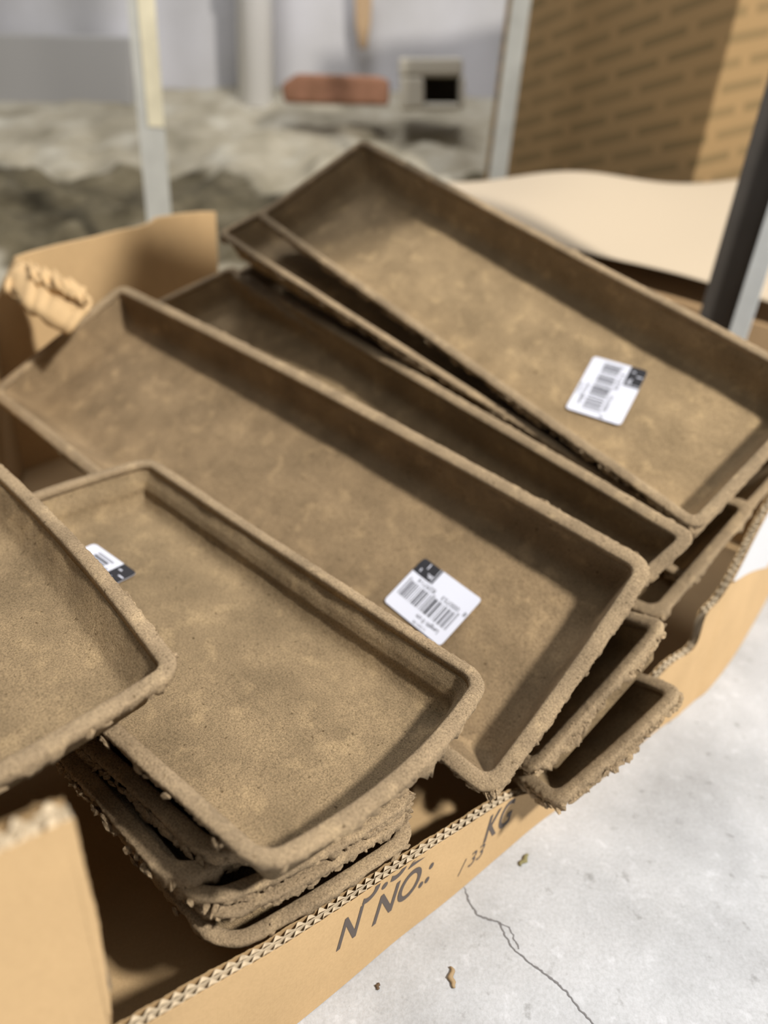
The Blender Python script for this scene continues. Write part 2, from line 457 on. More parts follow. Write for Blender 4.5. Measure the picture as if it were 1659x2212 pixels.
near_tray((450, 1999), (908, 1742), 0.118, (245, 1735), 0.33, 'pulp tray second from the bottom of the front pile, thin ragged lip', 10, fringe=1.3, rough=1.1, step=0.0012, depth=0.022, rim=.0085, bow=(0.005, 0, 0, 0), group=PILE)
near_tray((477, 2066), (918, 1793), 0.099, (255, 1800), 0.33, 'smooth-edged pulp tray at the bottom of the front pile', 11, fringe=.15, rough=0.7, step=0.0015, depth=0.03, rim=.0085, bow=(0.003, 0, 0, 0), group=PILE)
# smaller trays slipping out at the front right
nG = (n0 + (C.ex) * 0.30).normalized()
def side_tray(nl, zl, nr, zr, L, drop, label, seed, **kw):
    a, b = at(*nl, zl), at(*nr, zr)
    e = (b - a).normalized()
    nrm = (n0 - e * n0.dot(e)).normalized()
    d = nrm.cross(e)
    if d.dot(C.ex) < 0: d = -d
    d = (d - nrm * drop).normalized()
    return tray([a, b, b + d * L, a + d * L], label, seed=seed, **kw)
side_tray((1146, 1672), .455, (1443, 1340), .487, 0.13, .85, 'narrow pulp tray squeezed out just below the centre tray', 13, rim=0.0105, fringe=1.4, rough=1.1, depth=0.026, step=0.0013, R=0.012)
side_tray((1196, 1742), .452, (1482, 1486), .488, 0.13, .85, 'lowest narrow pulp tray overhanging the crushed carton rim', 14, rim=0.0105, rough=1.6, fringe=2.6, depth=0.022, step=0.0012, R=0.014, bow=(0.002, 0, 0, 0))
side_tray((1424, 1338), .565, (1640, 1085), .63, 0.3, .30, 'pulp tray standing between the back right trays and the torn carton edge', 15, rim=0.0115, rough=1.0, depth=0.03, step=0.0016, R=0.016)

# ---------------------------------------------------------------- open carton
ST = [  # top edge pixel, height, foot pixel
    ((-40, 2430), .130, (-20, 2720)), ((150, 2317), .125, (160, 2580)), ((320, 2212), .115, (326, 2450)), ((460, 2130), .103, (463, 2345)), ((600, 2050), .0935, (600, 2245)),
    ((735, 1963), .085, (730, 2140)), ((860, 1880), .0774, (853, 2035)), ((980, 1803), .071, (970, 1943)), ((1100, 1728), .0588, (1085, 1845)),
    ((1190, 1692), .050, (1175, 1770)), ((1330, 1575), .056, (1305, 1680)), ((1440, 1446), .080, (1405, 1590)), ((1500, 1400), .083, (1462, 1549)),
    ((1526, 1330), .113, (1475, 1537)), ((1556, 1295), .120, (1500, 1515)), ((1594, 1232), .138, (1535, 1485)), ((1659, 1105), .163, (1600, 1395)), ((1760, 930), .19, (1690, 1235))]
TOPS = [at_z(*a, z) for a, z, b in ST]; BOTS = [at_z(*b, 0.0) for a, z, b in ST]
def crom(P, t):
    n = len(P) - 1; t = min(max(t, 0), n - 1e-6); i = int(t); f = t - i
    a, b, c, d = P[max(i - 1, 0)], P[i], P[i + 1], P[min(i + 2, n)]
    return 0.5 * ((2 * b) + (c - a) * f + (2 * a - 5 * b + 4 * c - d) * f * f + (3 * b - a - 3 * c + d) * f ** 3)
# arc-length table along the foot
TAB = [(0.0, 0.0)]; acc = 0.0; NS = 1700
for i in range(1, NS + 1):
    acc += (crom(BOTS, (i) / NS * (len(ST) - 1)) - crom(BOTS, (i - 1) / NS * (len(ST) - 1))).length
    TAB.append((acc, i / NS * (len(ST) - 1)))
WLEN = acc
def s2t(s):
    lo, hi = 0, NS
    while hi - lo > 1:
        m_ = (lo + hi) // 2
        if TAB[m_][0] < s: lo = m_
        else: hi = m_
    a, b = TAB[lo], TAB[hi]
    return a[1] + (b[1] - a[1]) * (s - a[0]) / max(1e-9, b[0] - a[0])
def wall_pt(s, z, out=0.0):
    """point on the outer face; z measured up the face; out = towards the viewer"""
    t = s2t(s); b, tp = crom(BOTS, t), crom(TOPS, t)
    t2 = min(t + 0.02, len(ST) - 1 - 1e-4); t1 = t2 - 0.04
    tan = crom(BOTS, t2) - crom(BOTS, t1); tan.z = 0; tan.normalize()
    nrm = V((tan.y, -tan.x, 0))
    if nrm.dot(V((0, -1, 0))) < 0 and nrm.x < 0: nrm = -nrm
    d = (tp - b); hgt = d.z
    return b + d * (z / hgt) + nrm * out
def wall_top(s): return crom(TOPS, s2t(s)).z
bp0, bp1 = BOTS[0], BOTS[-1]
carton = empty('cardboard_carton', V(((bp0.x + bp1.x) / 2 - .2, (bp0.y + bp1.y) / 2 + .3, 0)))
tag(carton, 'open corrugated cardboard box full of pulp trays, front side cut low and torn', 'box')
def wall_sheet(out0, th, dz, m_, name, n=700, jag=0.0006, s0=0.0, s1=None):
    s1 = s1 or WLEN; vs, fs = [], []
    for i in range(n + 1):
        s = s0 + (s1 - s0) * i / n
        zt = wall_top(s) + dz + noise.noise(V((s * 160, out0 * 900, 1))) * jag + noise.noise(V((s * 600, out0 * 900, 4))) * jag * .7
        right = max(0.0, (s / WLEN - .70)) * 3.0
        zt += right * (noise.noise(V((s * 90, out0 * 300, 7))) * 0.009 + noise.noise(V((s * 420, out0 * 300, 2))) * 0.010 + (0.006 if noise.noise(V((s * 330, 3, out0 * 200))) > .1 else 0) * (1 if out0 < -.002 else 0))
        for z in (0.0005, zt):
            vs += [wall_pt(s, z, out0), wall_pt(s, z, out0 - th)]
    for i in range(n):
        j = i * 4
        fs += [(j, j + 4, j + 6, j + 2), (j + 1, j + 3, j + 7, j + 5), (j + 2, j + 6, j + 7, j + 3), (j, j + 1, j + 5, j + 4)]
    fs += [(0, 2, 3, 1), (len(vs) - 4, len(vs) - 3, len(vs) - 1, len(vs) - 2)]
    return mesh_obj(name, vs, fs, m_, carton, smooth=False)
front = wall_sheet(0.0, 0.0004, 0.0, CARD, 'front_panel')
wall_sheet(-0.0034, 0.0004, -0.0002, FLUTE, 'middle_liner')
wall_sheet(-0.0070, 0.0004, -0.0004, CARDIN, 'inner_liner', jag=0.0012)
def flute(out_a, out_b, lam, dz, name, ph=0.0):
    vs, fs = [], []; n = int(WLEN / lam * 10)
    for i in range(n + 1):
        s = WLEN * i / n
        ph_ = s / lam * 2 * math.pi + ph + noise.noise(V((s * 40, ph, 0))) * 1.2
        tri = math.asin(math.sin(ph_)) / (math.pi / 2) * .6 + math.sin(ph_) * .4
        o_ = (out_a + out_b) / 2 + (out_a - out_b) / 2 * tri * .96
        zt = wall_top(s) + dz + noise.noise(V((s * 260, out_a * 999, 2))) * .0016
        right = max(0.0, (s / WLEN - .70)) * 3.0
        zt += right * noise.noise(V((s * 120, out_a * 300, 9))) * 0.01
        for z in (0.0005, zt):
            vs += [wall_pt(s, z, o_ + .00012), wall_pt(s, z, o_ - .00012)]
    for i in range(n):
        j = i * 4
        fs += [(j, j + 4, j + 6, j + 2), (j + 1, j + 3, j + 7, j + 5), (j + 2, j + 6, j + 7, j + 3)]
    return mesh_obj(name, vs, fs, FLUTE, carton)
flute(-0.0006, -0.0032, 0.0066, -0.0003, 'corrugation')
flute(-0.0040, -0.0068, 0.0074, -0.0005, 'corrugation', 1.3)
# inked lettering, clipped by the cut edge
def lettering(s, px, size, shear, bold, name, zbase, sx=1.0, rot=0.0):
    """px: pixel of the lower left of the text; finds its place along the wall"""
    best = None
    for i in range(400):
        s_ = WLEN * i / 400
        p = wall_pt(s_, zbase) - CAM
        c = M.transposed() @ p
        x, y = CX + F * c.x / c.z, CY + F * c.y / c.z
        e = abs(x - px)
        if c.z > 0 and (best is None or e < best[0]): best = (e, s_)
    s0 = best[1]
    a, b = text_mesh(s, size, shear=shear, bold=bold)
    bm = bmesh.new(); bv = [bm.verts.new((p.x * sx, p.y + p.x * rot, 0)) for p in a]
    for f in b:
        try: bm.faces.new([bv[i] for i in f])
        except ValueError: pass
    bmesh.ops.triangulate(bm, faces=bm.faces)
    for _ in range(3): bmesh.ops.subdivide_edges(bm, edges=[e for e in bm.edges if e.calc_length() > .004], cuts=1)
    dead = [v for v in bm.verts if zbase + v.co.y > wall_top(s0 + v.co.x) - .0006]
    bmesh.ops.delete(bm, geom=dead, context='VERTS')
    bm.verts.index_update()
    vs = [wall_pt(s0 + v.co.x, zbase + v.co.y, 0.00025) for v in bm.verts]
    fs = [tuple(v.index for v in f.verts) for f in bm.faces]
    bm.free()
    if fs: mesh_obj(name, vs, fs, INK, front, smooth=False)
lettering('N', 722, .036, .40, .0006, 'ink_lettering', .046, sx=.62)
lettering('NO.:', 800, .034, .40, .0006, 'ink_lettering', .041, sx=.72, rot=.02)
lettering('3.32', 776, .034, .35, .0005, 'ink_lettering', .071, sx=.95)
lettering('KG', 1042, .034, .38, .0005, 'ink_lettering', .0335, sx=.62)
lettering('/ 33', 990, .018, .38, .0, 'ink_lettering', .020, sx=.9)

def pieces(poly, off, m_, name, sm=False, bev=0):
    vf = prism(poly, off); o = mesh_obj(name, vf[0], vf[1], m_, carton, smooth=sm)
    if bev: bevel(o, bev)
    return o
# tall left piece of the front side with a torn vertical edge
fe = (TOPS[2] - TOPS[1]); fe.z = 0; fe.normalize(); fn = V((fe.y, -fe.x, 0))
Ptop = at_z(160, 1768, 0.272)
foot = V((Ptop.x, Ptop.y, 0))
edge_px = [(160, 1768), (176, 1838), (190, 1900), (203, 1946), (214, 1998), (222, 2052), (231, 2110), (238, 2160), (240, 2212), (243, 2290)]
pl_n = fn
def flap_pt(px, py, off=0.0): return at_plane(px, py, Ptop, pl_n) + fn * off
ev = []
for i in range(len(edge_px) - 1):
    for k in range(8):
        f = k / 8; x = edge_px[i][0] * (1 - f) + edge_px[i + 1][0] * f; y = edge_px[i][1] * (1 - f) + edge_px[i + 1][1] * f
        ev.append(flap_pt(x + noise.noise(V((y * .09, 1, 1))) * 5, y))
tl = flap_pt(-10, 1850); tl.z = flap_pt(0, 1843).z
def flap_sheet(off, th, m_, name, jag, dz):
    top = []
    p0, p1 = V(ev[0]), flap_pt(0, 1843); ext = p1 + (p1 - p0) * 5.5
    for i in range(420):
        f = 1 - i / 419; q_ = p0 * (1 - f) + ext * f
        q_.z += dz + noise.noise(V((i * .55, off * 900, 3))) * jag
        top.append(q_)
    low = [V((ext.x, ext.y, 0.0))]
    down = [V(p) for p in ev]; last = down[-1]; down.append(V((last.x, last.y, 0.0)))
    poly = [p + fn * off for p in top + down[1:] + low]
    vs = poly + [p - fn * th for p in poly]; n = len(poly)
    bm = bmesh.new(); bv = [bm.verts.new(p) for p in vs]
    bm.faces.new(bv[:n]); bm.faces.new(bv[n:][::-1])
    for i in range(n): bm.faces.new((bv[i], bv[(i + 1) % n], bv[n + (i + 1) % n], bv[n + i]))
    bmesh.ops.triangulate(bm, faces=[f for f in bm.faces if len(f.verts) > 4])
    bm.verts.index_update(); fs = [tuple(v.index for v in f.verts) for f in bm.faces]; bm.free()
    return mesh_obj(name, vs, fs, m_, carton, smooth=False)
flap = flap_sheet(0.0, 0.0005, CARD, 'standing_front_flap', .0004, 0.0)
flap['label'] = 'tall torn cardboard flap at the lower left'
flap_sheet(-0.0042, 0.0004, FLUTE, 'flap_liner', .003, .001)
flap_sheet(-0.0080, 0.0004, CARDIN, 'flap_liner', .004, .002)
def flap_flute(oa, ob, lam, dz, ph):
    p0, p1 = V(ev[0]), flap_pt(0, 1843); ext = p1 + (p1 - p0) * 5.5
    Lf = (ext - p0).length; n = 620; vs, fs = [], []
    for i in range(n + 1):
        s = Lf * i / n; q_ = p0 + (ext - p0) * (i / n)
        o_ = (oa + ob) / 2 + (oa - ob) / 2 * math.sin(s / lam * 6.283 + ph) * .97
        zt = dz + noise.noise(V((s * 300, ph, 2))) * .004
        t_ = min(1.0, s / .004)
        for z in (q_.z + zt, q_.z - .10):
            vs += [V((q_.x, q_.y, z)) + fn * (o_ + .00015), V((q_.x, q_.y, z)) + fn * (o_ - .00015)]
    for i in range(n):
        j = i * 4
        fs += [(j, j + 4, j + 6, j + 2), (j + 1, j + 3, j + 7, j + 5), (j, j + 1, j + 5, j + 4), (j + 2, j + 6, j + 7, j + 3)]
    return mesh_obj('corrugation', vs, fs, FLUTE, carton)
flap_flute(-0.0006, -0.0042, 0.0072, .0008, 0); flap_flute(-0.0046, -0.0080, 0.008, .0018, 1)

# back, left, right sides and the bottom
th = V((0.0, 0.0, 0.0))
bk0, bk1 = at(38, 556, .86), at(466, 458, 1.08)
kd = (bk1 - bk0); kd.z = 0; kd.normalize(); kn = V((-kd.y, kd.x, 0))
if kn.y < 0: kn = -kn
top_px = [(38, 556), (70, 545), (130, 529), (200, 514), (262, 498), (300, 491), (325, 483), (342, 470), (395, 462), (440, 458), (466, 458)]
tp = []
for x, y in top_px:
    f = (x - 38) / (466 - 38); tp.append(at_plane(x, y, bk0, kn))
end = tp[-1]; low = [V((end.x, end.y, 0.20)), V((end.x, end.y, .20)) + kd * .45, V((end.x, end.y, 0)) + kd * .45, V((tp[0].x, tp[0].y, 0)) - kd * .045, V((tp[0].x, tp[0].y, tp[0].z - .06)) - kd * .045]
o = pieces(tp + low, kn * 0.007, CARD, 'back_panel')
# left side panel, from the back corner to the front flap
lb = V((tp[0].x, tp[0].y, 0)); p0_, p1_ = V(ev[0]), flap_pt(0, 1843); lf_ = p1_ + (p1_ - p0_) * 5.5; lf_ = V((lf_.x, lf_.y, 0))
ldir = (lf_ - lb).normalized(); ln = V((-ldir.y, ldir.x, 0)); ln = -ln if ln.x > 0 else ln
lt = [lb + V((0, 0, tp[0].z - .025))]
for i in range(1, 12):
    lt.append(lb + (lf_ - lb) * (i / 11) + V((0, 0, tp[0].z - .03 + noise.noise(V((i * 1.7, 0, 0))) * .006)))
lo_ = ln * .036
lb0, lf0 = lb, lf_
lb, lf_ = lb + lo_, lf_ + lo_
pieces([lb] + [p + lo_ - V((0, 0, .012)) for p in lt] + [lf_], ln * 0.007, CARDIN, 'left_panel')
rb = V((end.x, end.y, 0)) + kd * .45; rf_ = V((BOTS[-1].x, BOTS[-1].y, 0))
rn = (rb - rf_).normalized(); rn = V((rn.y, -rn.x, 0))
pieces([rf_, rb, rb + V((0, 0, .24)), rf_ + V((0, 0, .18))], rn * 0.007, CARDIN, 'right_panel')
bot = [wall_pt(WLEN * i / 20, 0.0, -0.004) for i in range(21)] + [rb - kn * .002, rb - kd * .45, lb - kn * .002, lf_]
bc = V((0.05, 0.6, 0))
nb = len(bot); vs = [V((p.x, p.y, z)) for z in (.0015, .006) for p in bot] + [V((bc.x, bc.y, .0015)), V((bc.x, bc.y, .006))]
fs = [(i, (i + 1) % nb, nb + (i + 1) % nb, nb + i) for i in range(nb)] + [((i + 1) % nb, i, 2 * nb) for i in range(nb)] + [(nb + i, nb + (i + 1) % nb, 2 * nb + 1) for i in range(nb)]
mesh_obj('bottom_panel', vs, fs, CARDIN, carton, smooth=False)
# crushed, folded-over lump of the left side
def crumple(rows, m_, name, jit, seed):
    # rows: lists of (px, py, Z) spanning a buckled sheet, given thickness
    nu = 26; vs = []; R_ = []
    for row in rows:
        P = [at(*p) for p in row]; R_.append([crom(P, (len(P) - 1) * i / nu) for i in range(nu + 1)])
    nv = 14
    for j in range(nv + 1):
        for i in range(nu + 1):
            p = crom([rr[i] for rr in R_], (len(R_) - 1) * j / nv)
            vs.append(p + V((0, 0, noise.noise(V((i * .35, j * .3, seed))) * jit + (math.sin(i * 1.3 + j) * .0007))))
    fs = [(j * (nu + 1) + i, j * (nu + 1) + i + 1, (j + 1) * (nu + 1) + i + 1, (j + 1) * (nu + 1) + i) for j in range(nv) for i in range(nu)]
    o_ = mesh_obj(name, vs, fs, m_, carton); md_ = o_.modifiers.new('s', 'SOLIDIFY'); md_.thickness = .004
    return o_
crumple([[(30, 560, .86), (90, 590, .84), (196, 652, .82)], [(24, 590, .84), (90, 618, .80), (192, 672, .79)], [(10, 622, .80), (70, 668, .77), (150, 716, .77)], [(18, 622, .84), (80, 660, .82), (150, 712, .82)]], CARD, 'folded_corner', .008, 1)
crumple([[(60, 566, .84), (120, 588, .81), (186, 622, .80)], [(64, 590, .80), (120, 615, .78), (184, 650, .775)], [(60, 610, .80), (116, 640, .79), (170, 668, .79)]], CARD, 'folded_corner', .010, 5)
# torn white shipping label on the right of the front side
vs, fs = [], []
sA = None
for i in range(600):
    s_ = WLEN * i / 600; c = M.transposed() @ (wall_pt(s_, wall_top(s_)) - CAM)
    if CX + F * c.x / c.z > 1580: sA = s_; break
nL = 24
for i in range(nL + 1):
    s = sA + (WLEN - sA) * i / nL; t_ = wall_top(s)
    lo = t_ * max(0.42, 1 - .95 * (i / nL) ** .8)
    vs += [wall_pt(s, lo, .0005), wall_pt(s, t_ - .002, .0005)]
fs = [(2 * i, 2 * i + 2, 2 * i + 3, 2 * i + 1) for i in range(nL)]
o = mesh_obj('shipping_label', vs, fs, mat('white_paper', (.62, .63, .66), .5)[0], front); o['label'] = 'torn white paper label'

# ---------------------------------------------------------------- floor with its crack and litter
m, nt, b = mat('concrete', (.5, .5, .5), .7, .3)
v = coords(nt)
c = ramp(nt, nz(nt, v, 9, 6, .6), [(.32, (.34, .347, .365)), (.5, (.43, .44, .465)), (.68, (.51, .52, .55))])
s_ = ramp(nt, nz(nt, v, 75, 4, .6), [(.25, (.60, .59, .57)), (.38, (1, 1, 1)), (.58, (1, 1, 1)), (.70, (1.16, 1.16, 1.17))])
f_ = ramp(nt, nz(nt, v, 400, 3, .7), [(.3, (.88, .88, .87)), (.6, (1.04, 1.04, 1.04))])
nt.links.new(mix(nt, 1.0, mix(nt, 1.0, c, s_, 'MULTIPLY'), f_, 'MULTIPLY'), b.inputs['Base Color'])
b1 = bump(nt, b, nz(nt, v, 40, 6, .65), .35, .004); bump(nt, b, nz(nt, v, 350, 4), .3, .0008, b1)
CONC = m
floor = mesh_obj('floor', [(-4, -2, 0), (5, -2, 0), (5, 6, 0), (-4, 6, 0)], [(0, 1, 2, 3)], CONC, smooth=False); tag(floor, 'pale grey cracked concrete floor', 'floor', kind='structure')
def ribbon(pxs, wd, m_, name, parent, z=.0004, n=10, jit=2.0, seed=0):
    P = []
    for i in range(len(pxs) - 1):
        for k in range(n):
            f = k / n; x = pxs[i][0] * (1 - f) + pxs[i + 1][0] * f; y = pxs[i][1] * (1 - f) + pxs[i + 1][1] * f
            P.append(at_z(x + noise.noise(V((y * .13, seed, x * .1))) * jit * 2, y + noise.noise(V((x * .13, seed + 5, y * .05))) * jit, z))
    vs, fs = [], []
    for i, p in enumerate(P):
        a = (P[min(i + 1, len(P) - 1)] - P[max(i - 1, 0)]).normalized(); q_ = V((-a.y, a.x, 0))
        w_ = wd * (.35 + .9 * abs(noise.noise(V((i * .37, seed, 2))))) * min(1, (i + 1) / 6)
        vs += [p + q_ * w_, p - q_ * w_]
    fs = [(2 * i, 2 * i + 2, 2 * i + 3, 2 * i + 1) for i in range(len(P) - 1)]
    return mesh_obj(name, vs, fs, m_, parent, smooth=False)
CRK = mat('crack_dark', (.17, .165, .17), 1)[0]
ribbon([(1003, 1915), (1012, 1945), (1033, 1978), (1078, 1992), (1092, 2020), (1108, 2048), (1145, 2080), (1185, 2108), (1222, 2140), (1250, 2178), (1285, 2215), (1330, 2260)], .0011, CRK, 'crack', floor)
ribbon([(1078, 1992), (1100, 2004), (1116, 2035), (1122, 2052)], .0006, CRK, 'crack', floor, seed=3)
ST_M = mat('straw', (.33, .24, .14), .9)[0]
def litter(px0, px1, r, name, label, cat, m_=ST_M, seed=0):
    a, b_ = at_z(*px0, r), at_z(*px1, r); n, k = 9, 7; vs, fs = [], []
    d = (b_ - a).normalized(); q_ = V((-d.y, d.x, 0))
    for i in range(n):
        f = i / (n - 1); c_ = a + (b_ - a) * f + q_ * noise.noise(V((f * 3, seed, 0))) * r * 2
        rr = r * (.45 + .7 * math.sin(math.pi * min(.97, max(.03, f))))
        for j in range(k):
            t_ = 6.283 * j / k; vs.append(c_ + q_ * math.cos(t_) * rr * 1.3 + V((0, 0, 1)) * math.sin(t_) * rr * .8)
    for i in range(n - 1):
        for j in range(k): fs.append((i * k + j, i * k + (j + 1) % k, (i + 1) * k + (j + 1) % k, (i + 1) * k + j))
    fs += [tuple(range(k)), tuple(range((n - 1) * k, n * k))]
    return tag(mesh_obj(name, vs, fs, m_), label, cat)
litter((973, 2088), (981, 2134), .0013, 'wood_splinter', 'thin brown wood splinter on the concrete left of the crack', 'splinter')
litter((1140, 1845), (1124, 1870), .0013, 'plant_scrap', 'small greenish plant scrap on the floor near the hanging tray', 'debris', mat('plant', (.22, .2, .1))[0], 2)
litter((818, 2123), (815, 2138), .0009, 'bark_crumb', 'tiny dark bark crumb on the floor near the box foot', 'debris', mat('bark', (.12, .08, .05))[0], 4)

# ---------------------------------------------------------------- background: wall, rubble bank, posts, cartons
yb = 3.05
m, nt, b = mat('painted_wall', (.62, .61, .63), .8)
v = coords(nt)
sep = node(nt, 'ShaderNodeSeparateXYZ'); nt.links.new(v, sep.inputs[0])
st = ramp(nt, nz(nt, v, 1.6, 4), [(.35, (0, 0, 0)), (.6, (1, 1, 1))])
c = mix(nt, st, (.42, .41, .405), (.53, .52, .54)); nt.links.new(c, b.inputs['Base Color'])
WALLM = m
vs, fs = [], []
for i in range(241):                                     # gently ribbed sheet wall
    x = -4 + 9 * i / 240; y = yb + .012 * math.sin(x * 2 * math.pi / .35)
    vs += [(x, y, 0), (x, y, 3.0)]
fs = [(2 * i, 2 * i + 2, 2 * i + 3, 2 * i + 1) for i in range(240)]
tag(mesh_obj('wall_back', vs, fs, WALLM), 'white painted ribbed wall', 'wall', kind='structure')

m, nt, b = mat('rubble', (.3, .27, .22), .95)
v = coords(nt)
g_ = node(nt, 'ShaderNodeAttribute', attribute_name='soil')
dark = ramp(nt, nz(nt, v, 9, 5, .65), [(.35, (.045, .036, .020)), (.6, (.12, .10, .062)), (.75, (.22, .19, .14))])
pale = ramp(nt, nz(nt, v, 6, 5, .6), [(.3, (.21, .185, .13)), (.5, (.32, .285, .215)), (.7, (.42, .39, .32))])
nt.links.new(mix(nt, g_.outputs['Fac'], dark, pale), b.inputs['Base Color'])
RUB = m
vs, fs, soil = [], [], []
nx_, ny_ = 150, 90
prof = [(1.15, .0), (1.35, .06), (1.55, .175), (1.75, .21), (1.95, .26), (2.3, .33), (2.7, .44), (3.05, .56)]
def ph(y):
    for (a, za), (c_, zc) in zip(prof, prof[1:]):
        if y <= c_: f = (y - a) / (c_ - a); return za + (zc - za) * f
    return prof[-1][1]
for j in range(ny_ + 1):
    y = 1.15 + 1.9 * j / ny_
    for i in range(nx_ + 1):
        x = -2.6 + 3.55 * i / nx_
        q_ = V((x, y, 0))
        lump = noise.noise(q_ * 5) * .05 + noise.noise(q_ * 14) * .03 + (1 - noise.voronoi(q_ * 9)[0][0] * 2) * .02
        fall = 1.0 if y < 2.2 else max(.25, 1 - (y - 2.2) * 1.2)
        edge = min(1, max(0, (.95 - x) / .3)) * min(1, (y - 1.15) / .12)
        z = (ph(y) + lump * fall) * edge
        z -= max(0, -x - .2) * .075 * max(0, y - 1.5) / 1.5
        vs.append((x, y, max(z, -.02) + .002))
        s_ = 1.0 if y > 2.12 + noise.noise(V((x * 2.2, 0, 0))) * .28 else 0.0
        if y < 1.55 + noise.noise(V((x * 3, 5, 0))) * .1: s_ = .9
        soil.append(s_)
for j in range(ny_):
    for i in range(nx_): a = j * (nx_ + 1) + i; fs.append((a, a + 1, a + nx_ + 2, a + nx_ + 1))
o = mesh_obj('rubble_bank', vs, fs, RUB)
at_ = o.data.attributes.new('soil', 'FLOAT', 'POINT'); at_.data.foreach_set('value', soil)
tag(o, 'sloping bank of grey rubble and dark soil against the white wall', 'rubble', kind='stuff')

def metal(name, tone, rough=.45, met=.6):
    m_, nt_, b_ = mat(name, tone, rough, .5); b_.inputs['Metallic'].default_value = met
    vv = coords(nt_); cc = ramp(nt_, nz(nt_, vv, 14, 4), [(.3, V(tone) * .85), (.7, V(tone) * 1.1)]); nt_.links.new(cc, b_.inputs['Base Color'])
    return m_
GALV = metal('galvanised_steel', (.56, .56, .52), .5, .15)
CREAM = metal('cream_paint', (.74, .68, .50), .6, 0)
DARKM = metal('dark_steel', (.11, .10, .09), .5, .2)
PALEM = metal('pale_steel', (.78, .82, .83), .4, .1)
def post(px_top, Z, w, d, ang, label, m_, m2, split=.5, ztop=2.2, strip_z=0.0):
    p = at(*px_top, Z); p = V((p.x, p.y, 0))
    r = empty('rack_post', Matrix.Translation(p) @ Matrix.Rotation(ang, 4, 'Z')); tag(r, label, 'post')
    t_ = .003
    a = join(box_vf((0, 0, ztop / 2), (w, t_, ztop)), box_vf((-w / 2 + t_ / 2, d / 2, ztop / 2), (t_, d, ztop)))
    mesh_obj('angle_bar', a[0], a[1], m_, r, smooth=False, local=True)
    if m2:
        s1 = box_vf((w * split / 2 + w / 2 - w * split, -t_ * .9, (ztop + strip_z) / 2), (w * split, t_ * .7, ztop - strip_z - .02))
        mesh_obj('painted_strip', s1[0], s1[1], m2, r, smooth=False, local=True)
    f = box_vf((0, d / 2 - t_, .004), (w + .02, d + .02, .008)); mesh_obj('foot_plate', f[0], f[1], m_, r, smooth=False, local=True)
    return r
post((338, 400), 1.36, .048, .03, math.radians(8), 'slim cream and grey steel rack post behind the box at the left', GALV, CREAM, .62, strip_z=at(342, 285, 1.36).z)
post((1086, 300), 1.62, .042, .04, math.radians(-25), 'galvanised steel rack post in front of the printed carton', GALV, None)
r3 = post((1573, 600), .95, .045, .03, math.radians(-28), 'dark steel upright with a pale edge at the right', DARKM, None)
a = prism([V((.20, .517, .79)), V((.56, .749, .79)), V((.45, .92, .79)), V((.09, .688, .79))], V((0, 0, .018)))
mesh_obj('added_shade_plate', a[0], a[1], DARKM, r3, smooth=False)  # unseen plate added above the view to shade the back tray's far end
s1 = box_vf((.034, .0, 1.1), (.023, .026, 2.2)); mesh_obj('pale_edge', s1[0], s1[1], PALEM, r3, smooth=False, local=True)

# printed carton standing behind the paper
m, nt, b = mat('printed_carton', (.34, .235, .12), .8)
v = coords(nt, scale=(1, 1, 1))
t = node(nt, 'ShaderNodeTexCoord'); uvm = node(nt, 'ShaderNodeUVMap')
mp_ = node(nt, 'ShaderNodeMapping'); mp_.inputs['Rotation'].default_value = (0, 0, math.radians(-13))
nt.links.new(uvm.outputs[0], mp_.inputs[0])
br = node(nt, 'ShaderNodeTexBrick', Scale=1.0); br.offset = .5
br.inputs['Brick Width'].default_value = .125; br.inputs['Row Height'].default_value = .040; br.inputs['Mortar Size'].default_value = .0135
br.inputs['Mortar Smooth'].default_value = .3
br.inputs['Color1'].default_value = (1, 1, 1, 1); br.inputs['Color2'].default_value = (.7, .7, .7, 1); br.inputs['Mortar'].default_value = (0, 0, 0, 1)
nt.links.new(mp_.outputs[0], br.inputs[0])
sc_ = node(nt, 'ShaderNodeMath', operation='MULTIPLY'); nt.links.new(br.outputs['Color'], sc_.inputs[0]); sc_.inputs[1].default_value = .62
nt.links.new(mix(nt, sc_.outputs[0], (.33, .215, .10), (.15, .11, .05)), b.inputs['Base Color'])
PRINT = m
kc = at(1490, 420, 1.42); kc = V((kc.x, kc.y, 0)); kl = at(1052, 330, 1.85); kl = V((kl.x, kl.y, 0)); dl = (kl - kc)
krt = V((-dl.y, dl.x, 0)).normalized()
if krt.x < 0: krt = -krt
kr = kc + (krt * .7 + V((.3, .0, 0))).normalized() * .6
ztop = 1.15
base = [kc, kr, kr + dl, kl]
vs = [p + V((0, 0, z)) for z in (0.002, ztop) for p in base]
me = bpy.data.meshes.new('carton'); fcs = [(0, 1, 5, 4), (1, 2, 6, 5), (2, 3, 7, 6), (3, 0, 4, 7), (4, 5, 6, 7), (3, 2, 1, 0)]
o = empty('printed_carton', kc); tag(o, 'tall brown carton covered in rows of blurred dark print', 'carton')
body = mesh_obj('carton_body', vs, fcs, PRINT, o, smooth=False)
uv = body.data.uv_layers.new(name='UVMap')
for pl in body.data.polygons:
    pts = [body.data.vertices[i].co for i in pl.vertices]
    h_ = V((-pl.normal.y, pl.normal.x, 0)); h_ = h_.normalized() if h_.length > .1 else V((1, 0, 0))
    for li in pl.loop_indices:
        c_ = body.data.vertices[body.data.loops[li].vertex_index].co
        uv.data[li].uv = (c_.dot(h_), c_.z if abs(pl.normal.z) < .5 else c_.y)
bevel(body, .004)

